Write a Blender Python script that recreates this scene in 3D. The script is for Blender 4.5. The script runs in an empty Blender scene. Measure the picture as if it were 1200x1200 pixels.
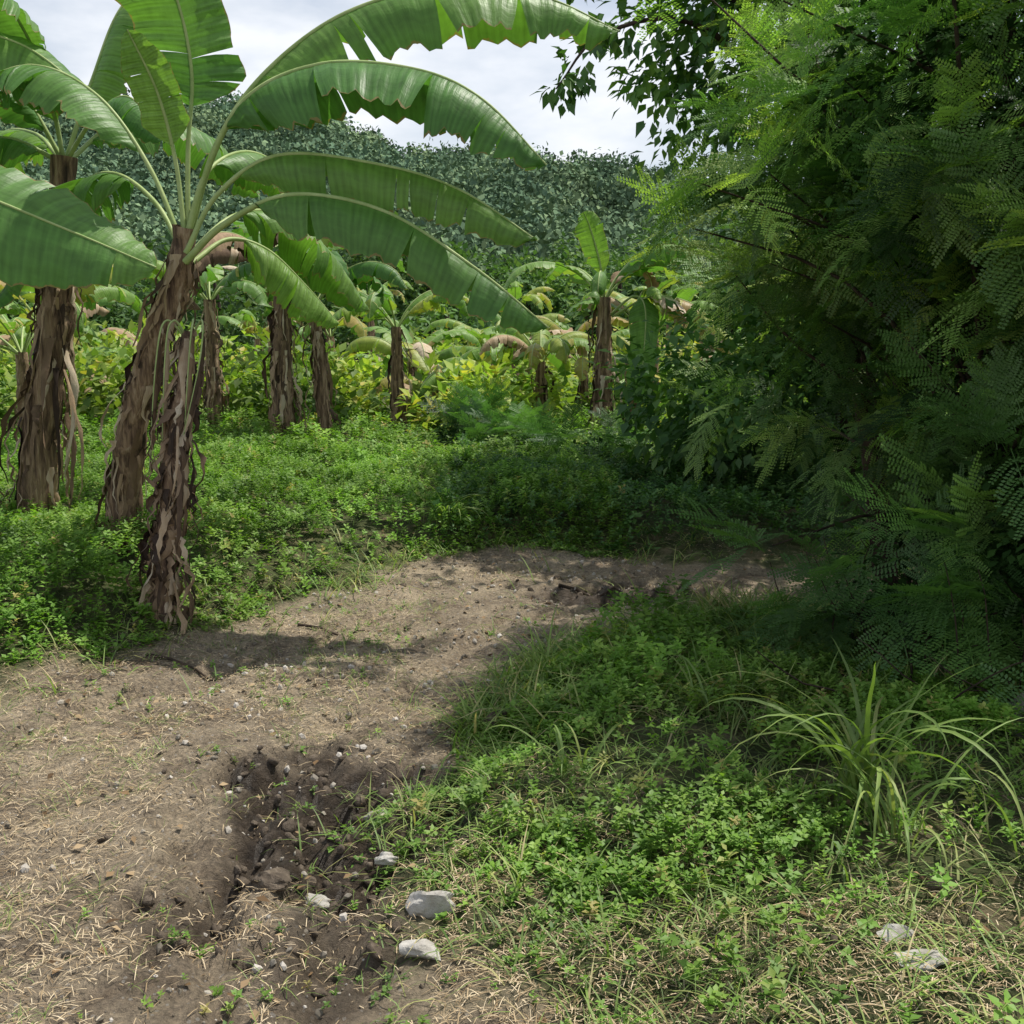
import bpy, math
import numpy as np
from mathutils import Vector
R = np.random.RandomState(7)
scene = bpy.context.scene

# ------------------------------------------------------------------ helpers
def nrm(a):
    return a / np.maximum(np.linalg.norm(a, axis=-1, keepdims=True), 1e-9)
def sm(a, b, x):
    t = np.clip((x - a) / (b - a), 0, 1); return t * t * (3 - 2 * t)
def hsh(i, j, s):
    v = np.sin(i * 127.1 + j * 311.7 + s * 74.7) * 43758.5453
    return v - np.floor(v)
def vn(x, y, s=0):
    xi = np.floor(x); yi = np.floor(y); fx = x - xi; fy = y - yi
    fx = fx * fx * (3 - 2 * fx); fy = fy * fy * (3 - 2 * fy)
    a = hsh(xi, yi, s); b = hsh(xi + 1, yi, s); c = hsh(xi, yi + 1, s); d = hsh(xi + 1, yi + 1, s)
    return (a * (1 - fx) + b * fx) * (1 - fy) + (c * (1 - fx) + d * fx) * fy
def fbm(x, y, s=0, o=4):
    r = 0; a = .5
    for k in range(o):
        r = r + a * vn(x * 2 ** k, y * 2 ** k, s + k * 3.3); a *= .5
    return r

class Acc:
    def __init__(s): s.V = []; s.F = []; s.M = []; s.R = []; s.U = []; s.n = 0
    def add(s, V, F, mi=0, r=0.5, uv=None):
        V = np.asarray(V, float).reshape(-1, 3); F = np.asarray(F, int)
        s.V.append(V); s.F.append(F + s.n); s.M.append(np.full(len(F), mi))
        s.R.append(np.broadcast_to(np.asarray(r, float), (len(V),)).copy())
        s.U.append(np.zeros((len(V), 2)) if uv is None else np.asarray(uv, float).reshape(-1, 2))
        s.n += len(V)
    def build(s, name, mats, smooth=True):
        V = np.concatenate(s.V); F = np.concatenate(s.F); M = np.concatenate(s.M)
        Rr = np.concatenate(s.R); U = np.concatenate(s.U)
        me = bpy.data.meshes.new(name)
        me.vertices.add(len(V)); me.vertices.foreach_set('co', V.ravel())
        me.loops.add(F.size); me.loops.foreach_set('vertex_index', F.ravel().astype(np.int32))
        me.polygons.add(len(F))
        me.polygons.foreach_set('loop_start', np.arange(0, F.size, F.shape[1], dtype=np.int32))
        me.polygons.foreach_set('material_index', M.astype(np.int32))
        me.polygons.foreach_set('use_smooth', np.full(len(F), smooth))
        a = me.attributes.new('rnd', 'FLOAT', 'POINT'); a.data.foreach_set('value', Rr)
        if np.any(U):
            a = me.attributes.new('st', 'FLOAT_VECTOR', 'POINT')
            a.data.foreach_set('vector', np.column_stack([U, np.zeros(len(U))]).ravel())
        me.update(calc_edges=True)
        for m in mats: me.materials.append(m)
        o = bpy.data.objects.new(name, me); scene.collection.objects.link(o)
        return o

def frames(d, up):
    d = nrm(d); s = nrm(np.cross(d, up)); n = np.cross(s, d)
    return np.stack([s, d, n], axis=-1)
def scatter(acc, tv, tf, pos, Rm, sc, rnd, mi=0):
    K = len(pos); n = len(tv)
    if K == 0: return
    sc = np.asarray(sc)
    if sc.ndim == 1: sc = sc[:, None]
    V = np.einsum('kij,knj->kni', Rm, tv[None] * sc[:, None, :]) + pos[:, None, :]
    F = tf[None] + (np.arange(K) * n)[:, None, None]
    acc.add(V.reshape(-1, 3), F.reshape(-1, tf.shape[1]), mi, np.repeat(rnd, n))
def rdir(n, rs=R):
    return nrm(rs.normal(size=(n, 3)))
def tube(acc, pts, rad, sides=8, mi=0, r=.5, seed=0, rough=0):
    pts = np.array(pts, float); n = len(pts); rad = np.broadcast_to(rad, (n,))
    t = nrm(np.gradient(pts, axis=0)); ref = np.array([1., .13, .07])
    if abs(t[0] @ nrm(ref)) > .9: ref = np.array([0.1, 1., 0.])
    a = nrm(np.cross(t, ref)); b = np.cross(t, a)
    th = np.linspace(0, 2 * np.pi, sides, endpoint=False)
    rr = rad[:, None] * np.ones(sides)
    if rough:
        rs = np.random.RandomState(seed); rr = rr * (1 + rough * rs.uniform(-1, 1, (n, sides)))
    V = pts[:, None] + rr[..., None] * (a[:, None] * np.cos(th)[None, :, None] + b[:, None] * np.sin(th)[None, :, None])
    F = []
    for i in range(n - 1):
        for j in range(sides):
            k = (j + 1) % sides
            F.append((i * sides + j, i * sides + k, (i + 1) * sides + k, (i + 1) * sides + j))
    acc.add(V.reshape(-1, 3), F, mi, r)
def spline(P, n):
    P = np.array(P, float); P = np.vstack([2 * P[0] - P[1], P, 2 * P[-1] - P[-2]])
    m = len(P) - 3; out = []
    for k in range(n):
        u = k / (n - 1) * m; i = min(int(u), m - 1); t = u - i
        a, b, c, d = P[i:i + 4]
        out.append(.5 * ((2 * b) + (c - a) * t + (2 * a - 5 * b + 4 * c - d) * t * t + (3 * b - a - 3 * c + d) * t ** 3))
    return np.array(out)

# templates (x side, y along, z normal)
LEAF = (np.array([[0, 0, 0], [.3, .42, .07], [0, 1, -.12], [-.3, .42, .07], [0, .5, 0.]]), np.array([[0, 1, 2, 4], [0, 4, 2, 3]]))
LEAF1 = (np.array([[0, 0, 0], [.32, .45, .05], [0, 1, -.1], [-.32, .45, .05]]), np.array([[0, 1, 2, 3]]))
def blade_t(w=.02, bend=.5, seg=4):
    V = []; F = []
    for i in range(seg + 1):
        u = i / seg; ww = w * (1 - u ** 2 * .95)
        V += [[-ww, u * (1 - .25 * bend * u), -bend * u * u], [ww, u * (1 - .25 * bend * u), -bend * u * u]]
    for i in range(seg): F.append([2 * i, 2 * i + 1, 2 * i + 3, 2 * i + 2])
    return np.array(V), np.array(F)
def sprig_t(seed, n=8):
    rs = np.random.RandomState(seed); a = Acc()
    for i in range(n):
        az = i * 2.4 + rs.uniform(-.3, .3); lv = i / n
        d = np.array([[math.cos(az), math.sin(az), .1 + .5 * lv + rs.uniform(-.2, .2)]])
        Rm = frames(d, np.array([[rs.uniform(-.25, .25), rs.uniform(-.25, .25), 1.]]))
        scatter(a, *LEAF, np.array([[rs.uniform(-.2, .2), rs.uniform(-.2, .2), -1.1 + 1.1 * lv]]), Rm, np.array([rs.uniform(.7, 1.1) * (1 - .3 * lv)]), np.array([.5]))
    a.add([[-.02, 0, -1.6], [.02, 0, -1.6], [.02, 0, 0], [-.02, 0, 0]], [[0, 1, 2, 3]])
    return np.concatenate(a.V), np.concatenate(a.F)
def bip_t(seed, npair=6, nl=9):
    rs = np.random.RandomState(seed); V = []; F = []
    def quad(a, b, c, d):
        k = len(V); V.extend([a, b, c, d]); F.append([k, k + 1, k + 2, k + 3])
    rc = lambda y: np.array([0, y, -.28 * y * y])
    for i in range(4):
        a = rc(i / 4); b = rc((i + 1) / 4); w = np.array([.006, 0, 0]); quad(a - w, a + w, b + w, b - w)
    for i in range(npair):
        y = .2 + .8 * i / (npair - 1)
        for s in (-1, 1):
            L = .5 * (1 - .35 * abs(y - .55)) * rs.uniform(.85, 1.1)
            fw = .45 + .7 * y + rs.uniform(-.12, .12)
            d = nrm(np.array([s * 1., fw, -.12 + rs.uniform(-.15, .1)])); p0 = rc(y)
            up = np.array([rs.uniform(-.2, .2), rs.uniform(-.2, .2), 1.])
            sd = nrm(np.cross(d, up)); nn = np.cross(sd, d)
            P = lambda q: p0 + d * L * q - np.array([0, 0, .13]) * L * q * q
            w = sd * .003; quad(P(0) - w, P(0) + w, P(1) + w, P(1) - w)
            for j in range(nl):
                q = .08 + .92 * j / (nl - 1)
                ll = .085 * (1 - .5 * abs(q - .45)) ; c = P(q)
                for e in (-1, 1):
                    ld = nrm(sd * e + d * .4 + nn * rs.uniform(-.05, .3)); wd = nrm(np.cross(ld, nn)) * .022
                    quad(c, c + ld * ll * .5 + wd, c + ld * ll, c + ld * ll * .5 - wd)
    return np.array(V), np.array(F)

# ------------------------------------------------------------------ materials
def newmat(name):
    m = bpy.data.materials.new(name); m.use_nodes = True; nt = m.node_tree; nt.nodes.clear(); return m, nt
def ramp(nt, fac, stops):
    r = nt.nodes.new('ShaderNodeValToRGB'); e = r.color_ramp.elements
    while len(e) < len(stops): e.new(.5)
    for i, (p, c) in enumerate(stops): e[i].position = p; e[i].color = (*c, 1)
    nt.links.new(fac, r.inputs[0]); return r.outputs[0]
def noise(nt, vec, scale, detail=4, rough=.6, mp=None):
    if mp:
        m = nt.nodes.new('ShaderNodeMapping'); m.inputs['Scale'].default_value = mp; nt.links.new(vec, m.inputs[0]); vec = m.outputs[0]
    n = nt.nodes.new('ShaderNodeTexNoise'); n.inputs['Scale'].default_value = scale; n.inputs['Detail'].default_value = detail
    n.inputs['Roughness'].default_value = rough; nt.links.new(vec, n.inputs['Vector']); return n.outputs['Fac']
def mix(nt, f, a, b, mode='MIX'):
    n = nt.nodes.new('ShaderNodeMix'); n.data_type = 'RGBA'; n.blend_type = mode
    for sock, v in ((n.inputs[0], f), (n.inputs[6], a), (n.inputs[7], b)):
        if hasattr(v, 'is_linked') or hasattr(v, 'links'): nt.links.new(v, sock)
        elif isinstance(v, (int, float)): sock.default_value = v
        else: sock.default_value = (*v, 1)
    return n.outputs[2]
def mth(nt, op, a, b=0., clamp=False):
    n = nt.nodes.new('ShaderNodeMath'); n.operation = op; n.use_clamp = clamp
    for i, v in enumerate((a, b)):
        if isinstance(v, (int, float)): n.inputs[i].default_value = v
        else: nt.links.new(v, n.inputs[i])
    return n.outputs[0]
def attr(nt, n, out='Fac'):
    a = nt.nodes.new('ShaderNodeAttribute'); a.attribute_name = n; return a.outputs[out]
def leafmat(name, stops, trans=.3, rough=.55, spec=.03, nscale=1.5, lo=.7, hi=1.25, tint=(1.3, 1.5, .6)):
    m, nt = newmat(name); L = nt.links
    col = ramp(nt, attr(nt, 'rnd'), stops)
    if nscale:
        tc = nt.nodes.new('ShaderNodeTexCoord')
        nz = ramp(nt, noise(nt, tc.outputs['Object'], nscale, 1), [(.3, (lo,) * 3), (.7, (hi,) * 3)])
        col = mix(nt, 1., col, nz, 'MULTIPLY')
    p = nt.nodes.new('ShaderNodeBsdfDiffuse'); L.new(col, p.inputs[0]); out = p.outputs[0]
    if trans:
        t = nt.nodes.new('ShaderNodeBsdfTranslucent'); L.new(mix(nt, 1., col, tint, 'MULTIPLY'), t.inputs[0])
        x = nt.nodes.new('ShaderNodeMixShader'); x.inputs[0].default_value = trans
        L.new(out, x.inputs[1]); L.new(t.outputs[0], x.inputs[2]); out = x.outputs[0]
    if spec:
        gl = nt.nodes.new('ShaderNodeBsdfGlossy'); gl.inputs['Roughness'].default_value = rough
        x = nt.nodes.new('ShaderNodeMixShader'); x.inputs[0].default_value = spec
        L.new(out, x.inputs[1]); L.new(gl.outputs[0], x.inputs[2]); out = x.outputs[0]
    o = nt.nodes.new('ShaderNodeOutputMaterial'); L.new(out, o.inputs[0]); return m

M_cover = leafmat('groundcover_leaf', [(0, (.085, .18, .025)), (.5, (.19, .35, .05)), (.9, (.32, .47, .09)), (1, (.42, .37, .12))], .34, nscale=1.2, lo=.55, hi=1.2)
M_grass = leafmat('grass_blade', [(0, (.1, .18, .04)), (.6, (.22, .32, .08)), (.85, (.38, .38, .14)), (1, (.5, .41, .23))], .3)
M_straw = leafmat('straw', [(0, (.18, .125, .07)), (.5, (.43, .33, .2)), (1, (.65, .54, .37))], 0, spec=0, nscale=0)
M_bip = leafmat('pinnate_leaf', [(0, (.05, .12, .035)), (.5, (.14, .27, .065)), (.9, (.3, .46, .1)), (1, (.42, .54, .13))], .4, nscale=.9, lo=.5, hi=1.35, spec=.04)
M_fill = leafmat('shaded_inner_leaf', [(0, (.02, .045, .015)), (1, (.07, .15, .035))], 0, spec=0, nscale=0)  # shade inside the crown is put into these darker leaf colours
M_broad = leafmat('broad_leaf', [(0, (.035, .1, .025)), (.6, (.09, .2, .042)), (1, (.19, .31, .065))], .3, nscale=.8, spec=.04)
M_under = leafmat('undergrowth_leaf', [(0, (.08, .16, .03)), (.5, (.2, .31, .055)), (.9, (.38, .44, .08)), (1, (.55, .43, .08))], .35, nscale=.35, lo=.5, hi=1.35)
M_trees = leafmat('tree_leaf', [(0, (.045, .1, .035)), (.6, (.1, .19, .055)), (1, (.19, .28, .075))], .25, nscale=.12, lo=.6, hi=1.3, spec=.02)
M_hill = leafmat('hazy_hill_leaf', [(0, (.09, .15, .095)), (.5, (.13, .2, .115)), (1, (.2, .27, .14))], 0, spec=0, nscale=.02, lo=.8, hi=1.4)  # distance haze is put into the leaf colour as a paler green

def banana_mat():
    m, nt = newmat('banana_leaf'); L = nt.links
    st = attr(nt, 'st', 'Vector'); sx = nt.nodes.new('ShaderNodeSeparateXYZ'); L.new(st, sx.inputs[0])
    base = ramp(nt, attr(nt, 'rnd'), [(0, (.055, .14, .035)), (.5, (.105, .235, .055)), (.8, (.22, .36, .075)), (.93, (.42, .42, .09)), (1, (.42, .3, .11))])
    w = mth(nt, 'SINE', mth(nt, 'MULTIPLY', sx.outputs[0], 420.))
    w2 = noise(nt, st, 1., 3, .6, (70, 1.2, 1))
    w3 = noise(nt, st, 1., 3, .6, (7, 4, 1))
    v = mth(nt, 'ADD', mth(nt, 'MULTIPLY', w, .07), mth(nt, 'ADD', mth(nt, 'MULTIPLY', w2, .9), .1)); v = mth(nt, 'ADD', v, mth(nt, 'MULTIPLY', w3, .8))
    c = nt.nodes.new('ShaderNodeCombineColor')
    for i in range(3): L.new(v, c.inputs[i])
    col = mix(nt, 1., base, c.outputs[0], 'MULTIPLY')
    e = mth(nt, 'ADD', sx.outputs[1], mth(nt, 'MULTIPLY', noise(nt, st, 1., 3, .7, (25, 3, 1)), .24))
    col = mix(nt, mth(nt, 'MULTIPLY', mth(nt, 'GREATER_THAN', e, 1.1), .8), col, (.3, .2, .08))
    p = nt.nodes.new('ShaderNodeBsdfPrincipled'); L.new(col, p.inputs['Base Color'])
    p.inputs['Roughness'].default_value = .45; p.inputs['Specular IOR Level'].default_value = .35
    b = nt.nodes.new('ShaderNodeBump'); b.inputs['Strength'].default_value = .5; b.inputs['Distance'].default_value = .012
    L.new(v, b.inputs['Height']); L.new(b.outputs[0], p.inputs['Normal'])
    t = nt.nodes.new('ShaderNodeBsdfTranslucent'); L.new(mix(nt, 1., col, (1.2, 1.5, .55), 'MULTIPLY'), t.inputs[0])
    x = nt.nodes.new('ShaderNodeMixShader'); x.inputs[0].default_value = .33
    L.new(p.outputs[0], x.inputs[1]); L.new(t.outputs[0], x.inputs[2])
    o = nt.nodes.new('ShaderNodeOutputMaterial'); L.new(x.outputs[0], o.inputs[0]); return m
def simplemat(name, stops, scale, mp=None, rough=.8, bump=.6, dist=.02, use_rnd=False, detail=6):
    m, nt = newmat(name); L = nt.links; tc = nt.nodes.new('ShaderNodeTexCoord')
    f = noise(nt, tc.outputs['Object'], scale, detail, .65, mp)
    if use_rnd: ff = mth(nt, 'ADD', mth(nt, 'MULTIPLY', f, .6), mth(nt, 'MULTIPLY', mth(nt, 'SUBTRACT', attr(nt, 'rnd'), .3), .9))
    else: ff = f
    p = nt.nodes.new('ShaderNodeBsdfPrincipled'); L.new(ramp(nt, ff, stops), p.inputs['Base Color'])
    p.inputs['Roughness'].default_value = rough; p.inputs['Specular IOR Level'].default_value = .2
    b = nt.nodes.new('ShaderNodeBump'); b.inputs['Strength'].default_value = bump; b.inputs['Distance'].default_value = dist
    L.new(f, b.inputs['Height']); L.new(b.outputs[0], p.inputs['Normal'])
    o = nt.nodes.new('ShaderNodeOutputMaterial'); L.new(p.outputs[0], o.inputs[0]); return m
M_ban = banana_mat()
M_rib = simplemat('banana_midrib', [(.3, (.24, .34, .1)), (.7, (.46, .54, .24))], 6, (1, 1, 1), .45, .1)
M_stem = simplemat('banana_stem', [(.3, (.035, .025, .018)), (.43, (.14, .09, .06)), (.54, (.31, .21, .13)), (.7, (.5, .38, .26))], 9, (2.6, 2.6, .2), .75, 1., .04)
M_dry = simplemat('dry_banana_leaf', [(.1, (.045, .03, .022)), (.4, (.18, .12, .075)), (.7, (.38, .27, .165)), (.95, (.58, .49, .36))], 7, (2, 2, .5), .8, .8, .02, True)
M_bark = simplemat('bark', [(.3, (.02, .015, .012)), (.7, (.09, .065, .045))], 14, (1, 1, .3), .9, .8)
M_rock = simplemat('pale_rock', [(.3, (.27, .25, .21)), (.55, (.45, .43, .39)), (.75, (.58, .56, .52))], 14, None, .9, .8, .02)
M_grav = simplemat('gravel', [(.15, (.14, .12, .09)), (.5, (.3, .27, .22)), (.9, (.54, .5, .44))], 20, None, .85, .4, .01, True)

# ------------------------------------------------------------------ terrain
POLY = np.array([(-7, 1), (-3.8, 4.0), (-2.45, 4.8), (-1.9, 5.35), (-1.48, 6.1), (-1.1, 7.0), (-.63, 7.8), (0, 8.2), (.7, 8.1), (1.5, 7.7), (2.6, 7.6), (6, 7.8), (6, 6.6), (2.4, 6.4), (1.17, 6.35), (.55, 5.85), (.1, 5.25), (.02, 4.65), (-.3, 4.25), (-.5, 3.8), (-.42, 3.34), (-.2, 2.93), (0.0, 2.45), (.3, 1)])
def pathd(x, y):  # positive inside the path
    x = np.asarray(x, float); y = np.asarray(y, float)
    d = np.full(x.shape, 1e9); ins = np.zeros(x.shape, bool); n = len(POLY)
    for i in range(n):
        a = POLY[i]; b = POLY[(i + 1) % n]; e = b - a
        t = np.clip(((x - a[0]) * e[0] + (y - a[1]) * e[1]) / (e @ e), 0, 1)
        d = np.minimum(d, np.hypot(x - a[0] - t * e[0], y - a[1] - t * e[1]))
        c = (a[1] > y) != (b[1] > y)
        xi = e[0] * (y - a[1]) / (e[1] if e[1] else 1e-9) + a[0]
        ins ^= c & (x < xi)
    d = np.where(ins, d, -d)
    return d + (fbm(x * 1.7, y * 1.7, 3) - .47) * .7 + (fbm(x * 7, y * 7, 5) - .47) * .22
def mudm(x, y):
    a = np.hypot((x + .7) / .46, (y - 3.65) / .72); b = np.hypot((x + .48) / .26, (y - 2.9) / .4)
    c = np.hypot((x - .8) / .65, (y - 6.85) / .38)
    n = (fbm(x * 4, y * 4, 11) - .47) * 1.6
    return np.maximum.reduce([sm(1.2, .7, a + n), .75 * sm(1.2, .5, b + n), .95 * sm(1.2, .6, c + n)])
def gz(x, y):
    x = np.asarray(x, float); y = np.asarray(y, float)
    d = pathd(x, y); near = sm(40, 14, y)
    z = .14 * sm(.1, -.9, d) * near
    z = z + .12 * sm(-1.2, -2.6, x) * near * sm(4.5, 6, y)
    z = z + (fbm(x * .8, y * .8, 21) - .47) * .12 * near
    z = z + (fbm(x * 5, y * 5, 8) - .47) * .06 * sm(20, 10, y)
    z = z + (fbm(x * 18, y * 18, 9, 3) - .44) * .038 * sm(12, 8, y)
    m = mudm(x, y)
    z = z + m * (-.06 + (fbm(x * 8, y * 8, 31) - .45) * .26 + (np.abs(vn(x * 17, y * 17, 33) - .5) - .25) * .09)
    z = z - .045 * sm(.13, 0, np.abs(d - .55)) * sm(9, 7, y)
    hl = sm(80, 350, y) * (53 - 16 * sm(-120, 50, x) + (fbm(x / 60, y / 90, 41) - .47) * 42)
    return z + hl + (fbm(x / 15, y / 15, 4) - .47) * .8 * sm(16, 40, y)
g = .022; gx = list(np.arange(-3.4, 3.0, g)); s = g
while gx[-1] < 3000: s *= 1.11; gx.append(gx[-1] + s)
s = g
while gx[0] > -3000: s *= 1.11; gx.insert(0, gx[0] - s)
gy = list(np.arange(2.0, 8.3, g)); s = g
while gy[-1] < 4000: s *= 1.1 if gy[-1] > 300 or s < 4 else 1.0; gy.append(gy[-1] + s)
s = g
while gy[0] > -60: s *= 1.25; gy.insert(0, gy[0] - s)
gx = np.array(gx); gy = np.array(gy); X, Y = np.meshgrid(gx, gy); nx = len(gx); ny = len(gy)
Z = gz(X, Y)
idx = np.arange(nx * ny).reshape(ny, nx)
F = np.stack([idx[:-1, :-1], idx[:-1, 1:], idx[1:, 1:], idx[1:, :-1]], -1).reshape(-1, 4)
pm = sm(-.12, .12, pathd(X, Y)); mm = mudm(X, Y)
m, nt = newmat('ground'); L = nt.links
tc = nt.nodes.new('ShaderNodeTexCoord'); O = tc.outputs['Object']
sx = nt.nodes.new('ShaderNodeSeparateXYZ'); L.new(attr(nt, 'st', 'Vector'), sx.inputs[0])
soil = ramp(nt, noise(nt, O, 1.8, 8, .75), [(.34, (.18, .135, .09)), (.44, (.29, .23, .16)), (.54, (.42, .34, .235)), (.64, (.55, .45, .31))])
fine = ramp(nt, noise(nt, O, 55, 5, .8), [(.3, (.35, .35, .35)), (.5, (1, 1, 1)), (.7, (1.6, 1.55, 1.5))])
soil = mix(nt, 1., soil, fine, 'MULTIPLY')
vo = nt.nodes.new('ShaderNodeTexVoronoi'); vo.inputs['Scale'].default_value = 45; L.new(O, vo.inputs['Vector'])
peb = mth(nt, 'LESS_THAN', vo.outputs['Distance'], .25)
sc2 = nt.nodes.new('ShaderNodeSeparateXYZ'); L.new(vo.outputs['Color'], sc2.inputs[0])
peb = mth(nt, 'MULTIPLY', peb, mth(nt, 'GREATER_THAN', sc2.outputs[0], .7))
soil = mix(nt, mth(nt, 'MULTIPLY', peb, .7), soil, (.46, .42, .36))
mudc = ramp(nt, noise(nt, O, 16, 6, .7), [(.3, (.035, .027, .02)), (.52, (.09, .068, .048)), (.7, (.22, .175, .13))])
grn = ramp(nt, noise(nt, O, 5, 7, .7), [(.3, (.04, .05, .022)), (.5, (.09, .11, .035)), (.66, (.26, .21, .12))])
col = mix(nt, sx.outputs[0], grn, soil); col = mix(nt, sx.outputs[1], col, mudc)
p = nt.nodes.new('ShaderNodeBsdfPrincipled'); L.new(col, p.inputs['Base Color']); p.inputs['Specular IOR Level'].default_value = .3
L.new(mth(nt, 'SUBTRACT', .92, mth(nt, 'MULTIPLY', sx.outputs[1], .55)), p.inputs['Roughness'])
b = nt.nodes.new('ShaderNodeBump'); b.inputs['Strength'].default_value = 1.; b.inputs['Distance'].default_value = .045
L.new(noise(nt, O, 40, 8, .78), b.inputs['Height']); L.new(b.outputs[0], p.inputs['Normal'])
o = nt.nodes.new('ShaderNodeOutputMaterial'); L.new(p.outputs[0], o.inputs[0]); M_ground = m
A = Acc(); A.add(np.stack([X, Y, Z], -1), F, 0, .5, np.stack([pm, mm], -1)); A.build('ground', [M_ground])

# ------------------------------------------------------------------ ground cover
def onground(n, x0, x1, y0, y1, rs=R, pw=1.):
    x = rs.uniform(x0, x1, n); y = y0 + (y1 - y0) * rs.uniform(0, 1, n) ** pw
    return x, y
SPR = [sprig_t(i) for i in range(6)]
def cover(name, n, box, size, hmax, dens, seed, mat=None, tilt=.25):
    rs = np.random.RandomState(seed); x, y = onground(n, *box, rs)
    d = pathd(x, y); keep = rs.uniform(size=n) < dens(x, y, d); x = x[keep]; y = y[keep]; d = d[keep]; k = len(x)
    mound = sm(0, -.6, d) * (.15 + 1.3 * fbm(x * 1.8, y * 1.8, seed + 2))
    h = .03 + hmax * mound * rs.uniform(.4, 1, k)
    pos = np.stack([x, y, gz(x, y) + h], -1)
    az = rs.uniform(0, 6.28, k); dd = np.stack([np.cos(az), np.sin(az), rs.normal(0, .2, k)], -1)
    up = np.stack([rs.normal(0, tilt, k), rs.normal(0, tilt, k), np.ones(k)], -1)
    Rm = frames(dd, up); sz = size * rs.uniform(.6, 1.3, k); rn = np.clip(rs.normal(.48, .2, k) + (fbm(x * 2, y * 2, 77) - .47) * .7, 0, .96)
    rn = np.where(rs.uniform(size=k) < .015, 1., rn)
    A = Acc(); t = rs.randint(0, 6, k)
    for i in range(6):
        q = t == i; scatter(A, *SPR[i], pos[q], Rm[q], sz[q], rn[q])
    return A.build(name, [mat or M_cover])
def dn1(x, y, d): return sm(.12, -.15, d) * (.5 + .9 * sm(.33, .45, fbm(x * 1.1, y * 1.1, 50))) * (1 - .85 * sm(.45, .52, fbm(x * .9, y * .9, 57)) * sm(-1.4, -.5, d))
cover('ground_cover_plants', 32000, (-5.5, .9, 4.3, 12), .047, .32, dn1, 1)
cover('ground_cover_plants', 9000, (-9, 5, 11, 17), .08, .4, dn1, 2)
def dn2(x, y, d):
    patch = sm(.44, .54, fbm(x * 1.7 + 3, y * 1.7, 60)); front = sm(2.7, 2.95, y - .12 * x)
    return sm(.03, -.12, d) * (.1 + 1. * patch) * (.12 + .88 * front)
cover('ground_cover_plants', 17000, (-.7, 3.0, 2.1, 5.6), .036, .13, dn2, 3)
def dn4(x, y, d): return sm(.3, .5, fbm(x * 2.5, y * 2.5, 90) ** 1.0 - .12) * .9
cover('ground_cover_plants', 1600, (-3, .3, 2.1, 6.5), .022, .03, dn4, 4)
cover('ground_cover_plants', 8000, (-.6, 5, 8, 12.5), .055, .35, lambda x, y, d: sm(.0, -.3, d), 5, M_broad, .4)

# grass
BT = [blade_t(.018, .3, 3), blade_t(.014, .7, 3), blade_t(.02, 1.0, 3)]
def grass(name, n, box, l0, l1, dens, seed, clump=0, mat=None):
    rs = np.random.RandomState(seed); x, y = onground(n, *box, rs)
    if clump:
        c = rs.randint(0, n // clump, n); cx, cy = x.copy(), y.copy(); x = cx[c] + rs.normal(0, .025, n); y = cy[c] + rs.normal(0, .025, n)
    d = pathd(x, y); keep = rs.uniform(size=n) < dens(x, y, d); x = x[keep]; y = y[keep]; k = len(x)
    pos = np.stack([x, y, gz(x, y) - .004], -1); az = rs.uniform(0, 6.28, k); e = rs.uniform(.5, 2.2, k)
    dd = np.stack([np.cos(az), np.sin(az), e], -1); Rm = frames(dd, np.stack([-np.cos(az), -np.sin(az), np.full(k, .6)], -1))
    sz = rs.uniform(l0, l1, k); rn = np.clip(rs.normal(.5, .27, k), 0, 1); t = rs.randint(0, 3, k); A = Acc()
    for i in range(3):
        q = t == i; scatter(A, *BT[i], pos[q], Rm[q], sz[q], rn[q])
    return A.build(name, [mat or M_grass])
grass('grass', 17000, (-.7, 3.2, 2.0, 5.8), .06, .2, lambda x, y, d: sm(.12, -.1, d), 11, 7)
grass('grass', 10000, (-.2, 2.0, 4.2, 6.5), .12, .32, lambda x, y, d: sm(.15, -.1, d) * .9, 12, 14)
grass('grass', 14000, (-5, 1.5, 4.4, 10), .07, .24, lambda x, y, d: sm(.3, .0, d) * sm(-1., -.2, d) + .05, 13, 8)
grass('grass', 14000, (-4, .5, 2.1, 7.5), .03, .1, lambda x, y, d: .9 * sm(.46, .56, fbm(x * 1.2, y * 1.2, 70)) + .1, 14, 9)
def tussock(name, x, y, n, L, seed, w=.009, up0=1.0):
    rs = np.random.RandomState(seed); A = Acc(); z0 = float(gz(x, y))
    for i in range(n):
        az = rs.uniform(0, 6.28); Ln = L * rs.uniform(.5, 1.15); p = np.array([x + rs.normal(0, .035), y + rs.normal(0, .035), z0])
        P = [p.copy()]; e = rs.uniform(up0, 1.5); cv = rs.uniform(.05, .2)
        for k in range(11):
            p = p + Ln / 11 * np.array([math.cos(az) * math.cos(e), math.sin(az) * math.cos(e), math.sin(e)]); P.append(p.copy()); e -= cv * (1 + k * .16); az += rs.normal(0, .05)
        P = np.array(P); s = np.array([-math.sin(az), math.cos(az), rs.normal(0, .4)]); u = np.linspace(0, 1, 12)
        ww = (w * rs.uniform(.6, 1.1) * np.minimum(1, .5 + u * 2) * (1 - u ** 2.2))[:, None]; lift = np.array([0, 0, .35]) * ww
        V = np.stack([P - s * ww + lift, P, P + s * ww + lift], 1).reshape(-1, 3); F = []
        for k in range(11):
            for j in (0, 1): F.append([3 * k + j, 3 * k + j + 1, 3 * k + j + 4, 3 * k + j + 3])
        A.add(V, F, 0, rs.uniform(.25, .75))
    return A.build(name, [M_grass])
tussock('grass_tussock', 1.1, 3.3, 36, .8, 1, .0095, 1.1)
tussock('grass_tussock', 1.16, 3.1, 22, .5, 2, .007)
tussock('grass_tussock', .22, 3.75, 14, .38, 3, .006)
tussock('grass_tussock', .15, 4.95, 22, .4, 4, .006)
tussock('grass_tussock', .62, 5.3, 26, .45, 5, .006)
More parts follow.
